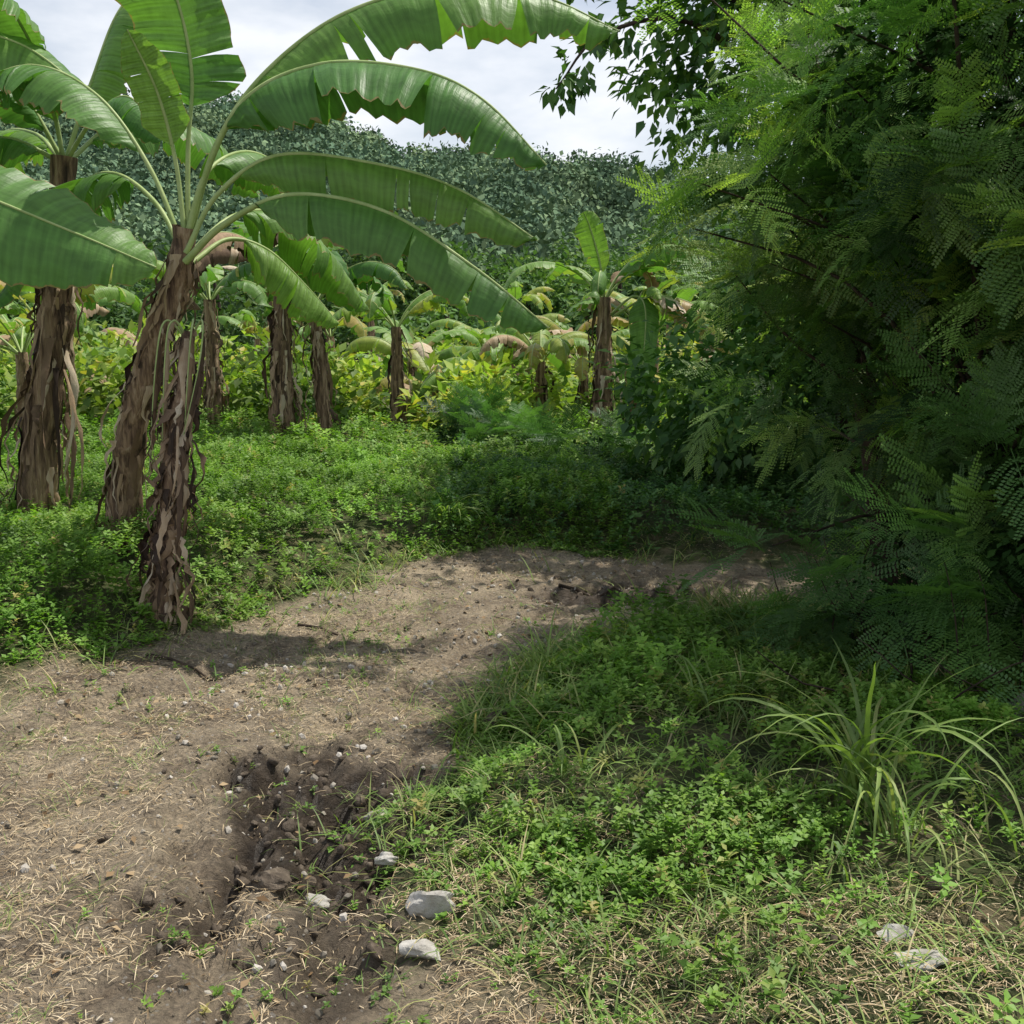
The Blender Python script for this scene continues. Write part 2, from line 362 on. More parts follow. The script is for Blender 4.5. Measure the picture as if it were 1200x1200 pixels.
tussock('grass_tussock', 1.5, 2.9, 24, .4, 6, .006)
tussock('grass_tussock', -.5, 8.4, 30, .5, 7, .008)
tussock('grass_tussock', 1.05, 5.0, 26, .45, 8, .007)
tussock('grass_tussock', .75, 4.2, 22, .4, 9, .006)

# straw litter
def straw(n, box, dens, seed):
    rs = np.random.RandomState(seed); x, y = onground(n, *box, rs, 1.25); d = pathd(x, y)
    q = rs.uniform(size=n) < dens(x, y, d); x = x[q]; y = y[q]; k = len(x)
    az = rs.uniform(0, 6.28, k); dd = np.stack([np.cos(az), np.sin(az), rs.normal(0, .12, k)], -1)
    T = (np.array([[-.5, 0, 0], [.5, 0, 0], [.5, .5, .06], [-.5, .5, .06], [.3, 1, 0], [-.3, 1, 0]]), np.array([[0, 1, 2, 3], [3, 2, 4, 5]]))
    L_ = rs.uniform(.012, .07, k) * rs.uniform(.5, 1, k); sc = np.stack([rs.uniform(.001, .003, k), L_, L_], -1)
    A = Acc(); scatter(A, *T, np.stack([x, y, gz(x, y) + .006 + rs.uniform(0, .012, k)], -1), frames(dd, np.tile([0, 0, 1.], (k, 1))), sc, rs.uniform(0, 1, k))
    A.build('straw_litter', [M_straw])
straw(140000, (-4.2, 3.2, 2.0, 8.6), lambda x, y, d: (.08 + .92 * sm(.38, .52, fbm(x * 1.2, y * 1.2, 33))) * (1 - .85 * mudm(x, y)) * sm(-.9, 0, d), 21)
straw(26000, (-.2, 3.0, 2.0, 3.4), lambda x, y, d: sm(.33, .48, fbm(x * 2, y * 2, 35)) * .9, 22)
# dead leaves lying about
M_dead = leafmat('dead_leaf', [(0, (.06, .04, .025)), (.5, (.2, .13, .07)), (1, (.4, .3, .18))], 0, spec=0, nscale=0)
rs = np.random.RandomState(44); n = 1500; x, y = onground(n, -4, 2.6, 2.1, 8.6, rs); dd = rdir(n, rs); dd[:, 2] *= .2; A = Acc()
scatter(A, *LEAF, np.stack([x, y, gz(x, y) + .012], -1), frames(dd, np.array([0, 0, 1.]) + rdir(n, rs) * .35), rs.uniform(.012, .05, n), rs.uniform(0, 1, n)); A.build('dead_leaves', [M_dead])

# ------------------------------------------------------------------ stones
def stone_t(seed, sub=1, cuts=4, jit=.05):
    import bmesh
    bm = bmesh.new(); bmesh.ops.create_icosphere(bm, subdivisions=sub, radius=1)
    rs = np.random.RandomState(seed); V = np.array([v.co[:] for v in bm.verts]); F = np.array([[v.index for v in f.verts] for f in bm.faces]); bm.free()
    for k in range(cuts):
        dn = nrm(rs.normal(size=3)); c = rs.uniform(.5, .8); pr = V @ dn; V = V - np.maximum(pr - c, 0)[:, None] * dn * .95
    nz = vn(V[:, 0] * 2.3 + seed, V[:, 1] * 2.3 + V[:, 2] * 2.7, seed) - .5
    V *= (1 + nz * .35 + rs.uniform(-jit, jit, len(V)))[:, None]
    return V, F
ST = [stone_t(i) for i in range(5)]
rs = np.random.RandomState(3); n = 9000; x, y = onground(n, -3.6, 2.2, 2.0, 8, rs); d = pathd(x, y)
q = rs.uniform(size=n) < sm(-.1, .2, d) * (.2 + sm(.45, .6, fbm(x, y, 15)) + .7 * sm(.6, .0, np.abs(x + .2 - (y - 4.5) * .25))); x = x[q]; y = y[q]; k = len(x); A = Acc()
szs = .004 + .02 * rs.uniform(0, 1, k) ** 4; t = rs.randint(0, 5, k)
for i in range(5):
    e = t == i; kk = e.sum(); scatter(A, *ST[i], np.stack([x[e], y[e], gz(x[e], y[e]) + szs[e] * .2], -1), frames(rdir(kk, rs), rdir(kk, rs)), np.stack([szs[e], szs[e] * .8, szs[e] * .6], -1), rs.uniform(0, 1, kk))
A.build('gravel', [M_grav], False)
n = 5200; x, y = onground(n, -1.6, 1.4, 2.2, 7.3, rs); q = rs.uniform(size=n) < mudm(x, y) + .012; x = x[q]; y = y[q]; k = len(x); A = Acc()
szs = .006 + .03 * rs.uniform(0, 1, k) ** 4; t = rs.randint(0, 3, k)
M_clod = simplemat('mud_clod', [(.3, (.045, .035, .026)), (.55, (.115, .09, .065)), (.75, (.25, .205, .155))], 25, None, .75, 1., .02)
for i in range(3):
    e = t == i; kk = e.sum(); scatter(A, *stone_t(9 + i, 2, 3, .13), np.stack([x[e], y[e], gz(x[e], y[e])], -1), frames(rdir(kk, rs), rdir(kk, rs)), np.stack([szs[e], szs[e] * .8, szs[e] * .6], -1), rs.uniform(0, 1, kk))
A.build('mud_clods', [M_clod])
def rock(name, x, y, s, seed, mat=M_rock, rz=0.):
    V, F = stone_t(seed, 4, 12, .012); A = Acc(); V = V * np.array(s); c, s_ = math.cos(rz), math.sin(rz); V = V @ np.array([[c, s_, 0], [-s_, c, 0], [0, 0, 1]])
    A.add(V + np.array([x, y, float(gz(x, y)) + s[2] * .3]), F); return A.build(name, [mat], False)
rock('pale_rock', -.25, 3.0, (.085, .06, .06), 31, rz=.3)
rock('pale_rock', -.255, 2.8, (.085, .045, .04), 32, rz=-.2)
rock('pale_rock', -.42, 3.35, (.045, .03, .025), 33)
rock('pale_rock', -.5, 3.75, (.06, .05, .03), 41)
rock('pale_rock', -.62, 3.2, (.05, .035, .03), 42)
rock('grey_boulder', 2.1, 4.0, (.22, .22, .24), 34, M_grav)
rock('pale_rock', 1.0, 2.62, (.055, .04, .03), 35)
rock('pale_rock', 1.02, 2.5, (.08, .05, .03), 36)
rock('mud_lump', -.06, 4.45, (.1, .06, .06), 37, M_clod)
rock('mud_lump', .05, 4.5, (.08, .05, .05), 38, M_clod)
rock('mud_lump', -.75, 3.15, (.09, .06, .04), 39, M_clod)

A = Acc()
for (a, b, r_) in (((-1.22, 6.05), (-.8, 5.95), .009), ((-1.85, 5.35), (-1.4, 5.1), .01), ((.5, 2.8), (.75, 3.1), .006), ((.3, 6.9), (1.0, 6.75), .012)):
    P = [(a[0] + (b[0] - a[0]) * t, a[1] + (b[1] - a[1]) * t + .02 * math.sin(t * 9), float(gz(a[0] + (b[0] - a[0]) * t, a[1] + (b[1] - a[1]) * t)) + r_ + .008 * math.sin(t * 5)) for t in np.linspace(0, 1, 7)]
    tube(A, P, np.linspace(r_, r_ * .5, 7), 6)
A.build('fallen_sticks', [M_bark])

# ------------------------------------------------------------------ banana plants
def bleaf(A, pts, W, up=(0, 0, 1), a0=.1, a1=.6, tear=.5, r=.5, seed=0, start=.15, n=64, rad=.016, drymi=None):
    rs = np.random.RandomState(seed); S = spline(pts, n); T = nrm(np.gradient(S, axis=0)); up = np.array(up, float)
    side = nrm(np.cross(T, up)); N = np.cross(side, T)
    u = np.linspace(0, 1, n); q = np.clip((u - start) / (1 - start), 0, 1)
    w = W * np.clip(q / .16, 0, 1) ** .6 * (np.clip((1 - q) / .35, 0, 1) ** .55); seglen = np.linalg.norm(S[-1] - S[0]) / n
    w = w * (1 + .05 * np.sin(u * 17 + seed) + .03 * np.sin(u * 41 + seed * 2))
    tube(A, S, rad * (1 - .85 * u) + .0015, 6, 1, .5)
    v = np.array([0, .25, .5, .75, 1.]); i_s = int(start * n)
    lm = 0 if drymi is None else drymi
    for sd in (-1, 1):
        i = i_s; drift = 0
        while i < n - 1:
            st = int(rs.choice([1, 2, 3, 5, 9, 14], p=[.1 * tear + .0, .2 * tear, .25 * tear, .3 * tear, .5 - .3 * tear, .5 - .55 * tear]))
            j = min(n - 1, i + max(st, 1)); ii = np.arange(i, j + 1); ww = w[ii][:, None]; ex = rs.normal(0, .32) * tear * (1 if rs.rand() < .6 else .3)
            drift += rs.normal(0, .1); ex += drift * .5
            gap = rs.uniform(0, .4) * tear; sh = rs.uniform(.86, 1.03)
            a = a0 + a1 * v[None] + ex * v[None]; rip = .06 * W * (np.sin(ii[:, None] * 2.1 + rs.uniform(0, 6)) + .8 * np.sin(ii[:, None] * .7 + rs.uniform(0, 6))) * v[None]
            lat = ww * v[None] * np.cos(a) * sh; nn = -ww * v[None] * np.sin(a) * sh + rip
            cen = ii.mean(); fw = ww * v[None] * .22 + (cen - ii[:, None]) * seglen * gap * v[None] ** 2
            P = S[ii][:, None] + side[ii][:, None] * (sd * lat)[..., None] + N[ii][:, None] * nn[..., None] + T[ii][:, None] * fw[..., None]
            P[..., 2] -= .12 * (ww * v[None] ** 2)
            k = len(ii); F = []
            for x_ in range(k - 1):
                for y_ in range(4):
                    F.append([x_ * 5 + y_, x_ * 5 + y_ + 1, (x_ + 1) * 5 + y_ + 1, (x_ + 1) * 5 + y_])
            UV = np.stack([np.repeat(u[ii] + seed * .37, 5), np.tile(v, k)], -1)
            rr = r + rs.normal(0, .035)
            if tear > .75 and rs.rand() < .1: rr = rs.uniform(.85, 1)
            A.add(P, F, lm, np.clip(rr, 0, 1), UV); i = j
def ribbons(A, S, rad, n, seed, l0=.25, l1=.7, lo=.1, hi=1., w0=.008, w1=.035, out=.1):
    rs = np.random.RandomState(seed); m = len(S)
    for i in range(n):
        t = rs.uniform(lo, hi) * (m - 1); k = int(min(t, m - 2)); p = S[k] + (S[k + 1] - S[k]) * (t - k); rr = np.interp(t, np.arange(m), rad)
        az = rs.uniform(0, 6.28); o = np.array([math.cos(az), math.sin(az), 0]); s = np.array([-math.sin(az), math.cos(az), 0])
        L = rs.uniform(l0, l1); w = rs.uniform(w0, w1); P = []; ang = rs.normal(0, .4); kk = 10; b = rs.uniform(0, 1) ** 2 * out; ph = rs.uniform(0, 6)
        for j in range(kk):
            f = j / (kk - 1); c = p + o * (rr * (.98 + .12 * rs.rand()) + b * math.sin(f * 2.4) + .012 * rs.normal()) - np.array([0, 0, L * f]) + s * (.05 * math.sin(f * 3 + ph) * f)
            c = c + (np.array([*(np.array([np.interp(c[2], S[:, 2], S[:, 0]), np.interp(c[2], S[:, 2], S[:, 1])]) - p[:2]), 0])) * .95
            c[2] = max(c[2], .04)
            a = ang + f * rs.normal(0, .6) + f * 1.4; ws = (s * math.cos(a) + o * math.sin(a)) * w * (1 - .75 * f ** 2) * rs.uniform(.5, 1.3)
            P += [c - ws, c + o * w * .35, c + ws]
        F = []
        for j in range(kk - 1):
            for e in (0, 1): F.append([3 * j + e, 3 * j + e + 1, 3 * j + e + 4, 3 * j + e + 3])
        A.add(P, F, 3, rs.uniform(0, 1))
BM = [M_ban, M_rib, M_stem, M_dry]
def stem(A, pts, r0, r1, seed, nrib=40, top=True, **kw):
    S = spline(pts, 34); u = np.linspace(0, 1, 34); rs = np.random.RandomState(seed)
    rad = r0 + (r1 - r0) * u ** .8; rad = rad * (1 + .06 * np.sin(u * 38 + seed)) + .02 * np.exp(-u * 14)
    tube(A, S, rad, 16, 2, .5, seed, .1); ribbons(A, S, rad, nrib, seed, **kw); return S
def rnd_leaves(A, c, n, L, W, seed, tear=.8, r=(.3, .75), el0=1.2, drop=.5, avoid=None):
    rs = np.random.RandomState(seed)
    for i in range(n):
        az = i * 2.4 + rs.uniform(-.4, .4); el = el0 - .85 * rs.rand() * (i / n) - .1; Ln = L * rs.uniform(.75, 1.1); p = np.array(c, float); P = [p.copy()]
        bend = rs.uniform(.6, 1.4) * drop
        for k in range(6):
            p = p + Ln / 6 * np.array([math.cos(az) * math.cos(el), math.sin(az) * math.cos(el), math.sin(el)]); P.append(p.copy()); el -= bend * (.45 + .22 * k)
        for e in P: e[2] = max(e[2], .15)
        dm = 3 if rs.rand() < .12 else None
        bleaf(A, P, W * rs.uniform(.7, 1.), (math.cos(az + 1.57) * .05, 0.02, 1.), rs.uniform(-.3, .2), rs.uniform(.2, 1.1), tear, rs.uniform(*r), seed * 31 + i, .2, 40, .014, dm)

# main plant
A = Acc()
S = stem(A, [(-2.52, 6.9, .05), (-2.43, 6.8, .6), (-2.3, 6.66, 1.1), (-2.1, 6.56, 1.6), (-1.93, 6.5, 2.0), (-1.87, 6.47, 2.25)], .115, .065, 1, 75, l0=.2, l1=.55, out=.09, hi=.93, w1=.028)
def L_(pts, W, **k): bleaf(A, pts, W, **k)
L_([(-1.87, 6.45, 2.15), (-1.74, 6.42, 2.5), (-1.47, 6.3, 2.9), (-1.04, 6.2, 3.07), (-.53, 6.1, 3.03), (-.16, 6.0, 2.86), (.18, 5.95, 2.52)], .34, a0=.15, a1=.8, tear=.6, r=.48, seed=2, start=.27, up=(0, -.15, 1), rad=.02)
L_([(-1.86, 6.5, 2.2), (-1.68, 6.5, 2.7), (-1.4, 6.5, 3.08), (-.95, 6.5, 3.4), (-.4, 6.5, 3.54), (.15, 6.5, 3.5), (.6, 6.45, 3.3)], .32, a0=.15, a1=.8, tear=.74, r=.64, seed=3, start=.27, up=(0, -.3, 1), rad=.02)
L_([(-1.86, 6.42, 2.1), (-1.66, 6.4, 2.42), (-1.28, 6.3, 2.62), (-.71, 6.25, 2.56), (-.28, 6.2, 2.42), (.14, 6.15, 2.15)], .22, a0=.1, a1=.7, tear=.6, r=.66, seed=4, start=.28, up=(0, -.5, 1))
L_([(-1.86, 6.4, 2.05), (-1.6, 6.3, 2.25), (-1.2, 6.15, 2.39), (-.69, 6.1, 2.30), (-.2, 6.05, 2.0), (.2, 6.0, 1.68)], .24, a0=.15, a1=.8, tear=.6, r=.5, seed=5, start=.3, up=(0, -.3, 1), rad=.02)
L_([(-1.87, 6.45, 2.2), (-1.9, 6.45, 2.6), (-1.95, 6.35, 2.95), (-2.05, 6.2, 3.25)], .13, a0=-.3, a1=.2, tear=.1, r=.76, seed=6, start=.42, up=(0, -1, .2))
L_([(-1.86, 6.47, 2.2), (-1.84, 6.5, 2.7), (-1.8, 6.5, 3.1), (-1.85, 6.4, 3.5), (-2.0, 6.2, 3.8)], .3, a0=-.1, a1=.3, tear=.5, r=.55, seed=7, start=.38, up=(.1, -1, .3))
L_([(-1.9, 6.5, 2.15), (-2.1, 6.6, 2.6), (-2.4, 6.7, 3.0), (-2.8, 6.8, 3.2), (-3.2, 6.8, 3.1)], .28, a0=.1, a1=.6, tear=.6, r=.5, seed=8, start=.3)
L_([(-1.9, 6.5, 2.1), (-2.1, 6.7, 2.4), (-2.4, 6.9, 2.6), (-2.7, 7.1, 2.55), (-3.0, 7.3, 2.2)], .25, a0=.1, a1=.7, tear=.7, r=.55, seed=9, start=.4)
L_([(-1.86, 6.5, 2.1), (-1.7, 6.9, 2.35), (-1.5, 7.3, 2.4), (-1.25, 7.6, 2.2), (-1.0, 7.8, 1.8)], .26, a0=.1, a1=.9, tear=.7, r=.66, seed=10, start=.3)
L_([(-1.88, 6.5, 2.15), (-1.85, 6.9, 2.6), (-1.7, 7.4, 2.8), (-1.5, 7.9, 2.7), (-1.3, 8.3, 2.4)], .25, a0=.1, a1=.7, tear=.7, r=.6, seed=11, start=.3)
L_([(-1.85, 6.5, 2.05), (-1.7, 6.75, 2.2), (-1.5, 6.9, 2.15), (-1.3, 7.0, 1.95), (-1.1, 7.1, 1.7)], .2, a0=.1, a1=.9, tear=.6, r=.76, seed=12, start=.35)
A.build('banana_plant', BM)
# front, ragged stem of the same clump
A = Acc()
stem(A, [(-1.97, 5.85, 0), (-1.91, 5.93, .5), (-1.86, 6.05, 1.05), (-1.83, 6.3, 1.65)], .065, .04, 5, 150, l0=.15, l1=.55, out=.14, w1=.034)
for i, (dx, dz) in enumerate(((.1, -.4), (-.1, -.6), (.05, -.9), (-.06, -1.0))):
    bleaf(A, [(-1.83, 6.3, 1.6), (-1.83 + dx, 6.22, 1.72), (-1.84 + dx * 1.2, 6.1, 1.5), (-1.9 + dx, 6.0, 1.5 + dz)], .05, tear=.9, seed=51 + i, start=.3, drymi=3, r=.2 + .2 * i, a0=1., a1=.6, rad=.006)
A.build('banana_plant', BM)
# left plant
A = Acc()
stem(A, [(-3.36, 7.6, .05), (-3.3, 7.6, .8), (-3.12, 7.6, 1.7), (-3.05, 7.6, 2.2), (-2.98, 7.6, 2.8)], .14, .08, 7, 80, l0=.2, l1=.6, out=.1, hi=.78, w1=.03)
ribbons(A, np.array([(-3.3, 7.6, .3), (-3.2, 7.6, 1.1), (-3.12, 7.6, 1.7)]), np.array([.15, .13, .12]), 18, 17, .5, .9, .5, 1., .015, .03, .35)
c = (-2.98, 7.6, 2.75)
bleaf(A, [c, (-3.2, 7.5, 3.2), (-3.5, 7.3, 3.5), (-4.0, 7.1, 3.5)], .28, seed=61, r=.5)
bleaf(A, [c, (-3.0, 7.4, 3.3), (-3.1, 7.0, 3.7), (-3.3, 6.6, 3.8)], .28, seed=62, r=.6)
bleaf(A, [c, (-2.8, 7.7, 3.3), (-2.6, 7.8, 3.8), (-2.3, 8.0, 4.1)], .28, seed=63, r=.65)
bleaf(A, [c, (-2.7, 7.4, 3.0), (-2.4, 7.2, 3.1), (-2.1, 7.0, 2.8)], .2, seed=64, r=.45, start=.35)
bleaf(A, [c, (-3.3, 7.9, 3.0), (-3.7, 8.2, 3.0), (-4.1, 8.5, 2.5)], .27, seed=65, r=.7)
bleaf(A, [c, (-2.7, 8.0, 3.1), (-2.3, 8.5, 3.1), (-2.0, 9.0, 2.7)], .27, seed=66, r=.6)
bleaf(A, [c, (-3.3, 7.5, 2.9), (-3.6, 7.3, 2.8), (-3.9, 7.0, 2.3)], .25, seed=67, r=.55)
A.build('banana_plant', BM)
# plant just left of the view, whose leaves reach in
A = Acc()
stem(A, [(-4.75, 6.9, .05), (-4.7, 6.9, 1.2), (-4.6, 6.85, 2.4)], .18, .1, 8, 60)
bleaf(A, [(-4.6, 6.8, 2.3), (-4.3, 6.5, 2.65), (-3.6, 6.1, 2.64), (-2.95, 6.0, 2.43), (-2.35, 6.0, 2.19), (-1.9, 6.0, 2.0)], .33, up=(.15, -.95, .7), a0=-.05, a1=.3, tear=.15, r=.55, seed=71, start=.2)
bleaf(A, [(-4.6, 6.85, 2.4), (-4.3, 7.0, 3.1), (-3.7, 7.0, 3.45), (-3.0, 7.0, 3.38), (-2.4, 6.85, 2.95)], .28, up=(0, -.6, .8), a0=.0, a1=.5, tear=.35, r=.58, seed=72, start=.25)
rnd_leaves(A, (-4.6, 6.85, 2.4), 5, 2.2, .28, 73)
A.build('banana_plant', BM)
def plant(x, y, H, n, L, W, seed, r0=.13, nr=50, lean=0, **kw):
    A = Acc(); z = float(gz(x, y)); stem(A, [(x, y, z - .05), (x + lean * .5, y, z + H * .5), (x + lean, y, z + H)], r0, r0 * .55, seed, nr, l0=.2, l1=.7, out=.15, lo=.25)
    rnd_leaves(A, (x + lean, y, z + H - .05), n, L, W, seed, **kw); return A
plant(-2.72, 13, 2.0, 9, 1.9, .26, 101, .15, 70, .05).build('banana_plant', BM)
plant(-2.25, 13.3, 1.7, 6, 1.5, .22, 102, .1, 50, -.1).build('banana_plant', BM)
plant(-3.95, 14.6, 1.75, 8, 1.6, .25, 103, .13, 50, r=(.55, .85)).build('banana_plant', BM)
A = plant(1.2, 14.5, 1.9, 7, 1.6, .24, 104, .15, 60, r=(.5, .8))
bleaf(A, [(1.25, 14.5, 1.8), (1.55, 14.3, 2.05), (1.68, 14.1, 1.9), (1.66, 14.0, 1.3), (1.6, 14.0, .7)], .22, up=(.3, -1, .3), a0=0, a1=.2, tear=.15, r=.55, seed=200, start=.35)
for i in range(4): bleaf(A, [(1.3, 14.5, 1.8), (1.8, 14.4 - .1 * i, 2.05), (2.3, 14.2, 1.95 - .05 * i), (2.8, 14., 1.5 - .1 * i)], .22, tear=.9, seed=205 + i, start=.3, drymi=3 if i % 2 else None, r=.95)
bleaf(A, [(1.2, 14.5, 1.8), (1.15, 14.5, 2.4), (1.0, 14.4, 2.9), (.9, 14.3, 3.1)], .18, up=(0, -1, .2), a0=-.1, a1=.2, tear=.3, r=.78, seed=210, start=.3)
A.build('banana_plant', BM)
plant(1.65, 14.8, 1.6, 5, 1.3, .2, 105, .1, 50, r=(.6, .9)).build('banana_plant', BM)
rs = np.random.RandomState(77); k = 0
for (x, y) in [(-6, 13), (-5.2, 17), (-7.5, 18), (-1.6, 17.5), (-.6, 19), (.2, 21), (-3, 20), (2.6, 19), (-5, 23), (-8.5, 24), (-1.8, 25), (1.6, 25), (3.8, 23), (-3.6, 29), (-7, 31), (.2, 31), (4.2, 31), (-1.0, 16.3), (.9, 18), (-4.9, 11), (-2.6, 23), (6.2, 27), (0, 16.2), (-1.7, 15.3), (2.2, 17), (.5, 15.4)]:
    plant(x + rs.uniform(-.3, .3), y, rs.uniform(.5, 1.5) if y < 28 else 2.2, 8, rs.uniform(1.2, 1.9), .22, 300 + k, .12, 14, tear=.9, r=(.65, .97), drop=.4).build('banana_plant', BM); k += 1

# ------------------------------------------------------------------ leaf masses
def blob_leaves(A, cen, rad, n, size, seed, shell=(.7, 1.05), tmpl=LEAF, r=(.2, .9), droop=.2, zmin=.03, mi=0, clump=1, cr=.1, upb=.0):
    rs = np.random.RandomState(seed); m = max(1, n // clump); dv = rdir(m, rs)
    if upb: dv[:, 2] = np.abs(dv[:, 2]) * upb + dv[:, 2] * (1 - upb); dv = nrm(dv)
    rr = rs.uniform(*shell, m) * (.82 + .36 * vn(dv[:, 0] * 2.3 + seed, dv[:, 1] * 2.3 + dv[:, 2] * 2.9, seed))
    C = np.array(cen) + dv * rr[:, None] * np.array(rad); base = np.clip(rs.normal(np.mean(r), (r[1] - r[0]) * .3, m), 0, 1)
    C = np.repeat(C, clump, 0); dv = np.repeat(dv, clump, 0); base = np.repeat(base, clump); k = len(C)
    off = rdir(k, rs) * cr * (clump > 1); P = C + off * rs.uniform(.1, 1, (k, 1)); q = P[:, 2] > zmin; P = P[q]; dv = dv[q]; base = base[q]; off = off[q]; k = len(P)
    d = nrm(dv * .6 + rdir(k, rs) * .7 + (nrm(off) if clump > 1 else 0) * .5 - np.array([0, 0, droop])); up = np.array([0, 0, 1.]) + rdir(k, rs) * .45
    scatter(A, *tmpl, P, frames(d, up), size * rs.uniform(.65, 1.25, k), np.clip(base + rs.normal(0, .1, k), 0, .97), mi)
A = Acc(); rs = np.random.RandomState(5)
for i in range(150):
    y = rs.uniform(14.5, 34); x = rs.uniform(-.55, .42) * y
    if y < 16.5 and .2 < x < 2.9: continue
    h = rs.uniform(.3, .9) * (1 + y * .014); z = float(gz(x, y)); b = rs.uniform(0, .5)
    blob_leaves(A, (x, y, z + h * .3), (rs.uniform(.6, 1.6), rs.uniform(.6, 1.3), h), 380, .12 + y * .004, 500 + i, (.5, 1.1), r=(b, b + .5), clump=6, cr=.16, upb=.8)
A.build('undergrowth', [M_under])
A = Acc()
for i in range(75):
    y = rs.uniform(36, 75); x = rs.uniform(-.6, .5) * y; H = rs.uniform(3., 6.4) * (y / 55) ** .5; z = float(gz(x, y)); w = rs.uniform(1.6, 3.2)
    tube(A, [(x, y, z - .2), (x + .2, y, z + H * .5), (x + .1, y, z + H * .8)], [.2, .14, .06], 6, 1)
    for j in range(4):
        o_ = rs.normal(0, 1, 3) * np.array([w * .45, w * .4, H * .16])
        blob_leaves(A, (x + o_[0], y + o_[1], z + H * .62 + o_[2]), (w * .75, w * .7, H * .27), 360, .36, 700 + i * 4 + j, (.45, 1.05), r=(.1, .85), clump=5, cr=.4)
    blob_leaves(A, (x, y, z + H * .25), (w * 1.1, w, H * .3), 260, .38, 1700 + i, (.5, 1.05), r=(.1, .6), clump=5, cr=.4)
A.build('distant_trees', [M_trees, M_bark])
n = 2400; y = 95 + 290 * rs.uniform(0, 1, n) ** .8; x = rs.uniform(-.5, .22, n) * y; z = gz(x, y); A = Acc(); P = []; D = []; SS = []; RN = []; UP = []
for i in range(n):
    k = 260; dv = rdir(k, rs); dv[:, 2] = np.abs(dv[:, 2]) * .9 + .05; big = rs.rand() ** 2; r_ = 2.2 + 4.5 * big; hh = rs.uniform(2, 4) + 5 * big
    lump = 1 + .25 * np.sin(dv[:, :1] * 5 + i) * np.sin(dv[:, 1:2] * 5 + i * 2)
    P.append(np.array([x[i], y[i], z[i] + hh * .4]) + dv * lump * rs.uniform(.75, 1.1, (k, 1)) * np.array([r_, r_, hh])); D.append(rdir(k, rs)); UP.append(dv + rdir(k, rs) * .7); SS.append(rs.uniform(.35, .8, k) * (.75 + y[i] / 400) * (.8 + .7 * big)); RN.append(np.clip(rs.normal(rs.uniform(0, 1), .08, k), 0, 1))
P = np.concatenate(P); D = np.concatenate(D); scatter(A, *LEAF1, P, frames(D, np.concatenate(UP)), np.concatenate(SS), np.concatenate(RN))
A.build('hillside_forest', [M_hill])

# ------------------------------------------------------------------ big pinnate-leaved tree on the right
BIP = [bip_t(i, 5 + i % 2, 9) for i in range(4)]
def pinnate(A, ells, nshoot, L, seed, per=7, r=(.2, .9)):
    rs = np.random.RandomState(seed); tips = []
    tot = sum(e[2] for e in ells)
    for (c, rad, wt) in ells:
        m = int(nshoot * wt / tot); dv = rdir(m * 3, rs); dv = dv[(dv[:, 1] < .45)][:m]; m = len(dv)
        rr = rs.uniform(.7, 1.05, m) * (.7 + .6 * vn(dv[:, 0] * 2.5 + c[0], dv[:, 2] * 2.5 + c[2], seed))
        C = np.array(c) + dv * rr[:, None] * np.array(rad); q = C[:, 2] > .12; C = C[q]; dv = dv[q]; m = len(C); tips.append(C)
        base = np.clip(rs.normal(np.mean(r), .26, m) * (.6 + .45 * sm(.5, 2.0, C[:, 2])), 0, .97)  # lower fronds get darker colour: shade of the underside painted in
        C2 = np.repeat(C, per, 0); dv2 = np.repeat(dv, per, 0); b2 = np.repeat(base, per); k = len(C2)
        d = nrm(dv2 * .6 + rdir(k, rs) * .75 + np.array([0, 0, .05])); up = np.array([0, 0, 1.]) + dv2 * .5 + rdir(k, rs) * .2
        P = C2 + d * .03 + rdir(k, rs) * .06; t = rs.randint(0, 4, k); sz = L * rs.uniform(.6, 1.15, k); rn = np.clip(b2 + rs.normal(0, .08, k), 0, 1)
        Rm = frames(d, up)
        for i in range(4):
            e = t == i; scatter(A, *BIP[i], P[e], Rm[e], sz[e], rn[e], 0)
    return np.concatenate(tips)
A = Acc()
EL = [((2.75, 5.4, 2.75), (1.9, 1.35, 1.35), 1.9), ((2.95, 5.4, 1.35), (1.45, 1.2, 1.2), 1.1), ((2.35, 6.9, 1.6), (1.05, .9, 1.2), .5), ((2.05, 5.0, .5), (.75, .6, .55), .35), ((3.0, 4.5, 2.1), (1.25, .9, 1.1), .75), ((2.1, 6.2, 2.5), (.95, .8, .9), .5), ((2.65, 4.5, .85), (.95, .6, .8), .5)]
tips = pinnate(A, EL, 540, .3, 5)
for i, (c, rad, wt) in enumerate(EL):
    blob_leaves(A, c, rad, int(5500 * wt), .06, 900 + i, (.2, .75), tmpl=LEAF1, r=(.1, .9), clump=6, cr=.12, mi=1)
rs = np.random.RandomState(12); base = [(2.9, 5.9), (2.6, 5.5), (3.2, 5.6), (2.3, 6.5), (2.2, 5.2)]
for (bx, by) in base:
    lx = rs.normal(0, .25); tube(A, spline([(bx, by, -.05), (bx + lx * .4, by, 1.), (bx + lx, by + .1, 2.2), (bx + lx * 1.6, by, 3.6)], 12), np.linspace(.08, .03, 12), 8, 2, rough=.1)
for c in tips[rs.permutation(len(tips))[:170]]:
    b = base[rs.randint(len(base))]; z0 = max(.1, c[2] * rs.uniform(.3, .7)); mid = (np.array([b[0], b[1], z0]) + c) / 2 + np.array([0, 0, .15]) + rs.normal(0, .08, 3)
    tube(A, spline([(b[0], b[1], z0), mid, c], 7), np.linspace(.016, .004, 7), 5, 2)
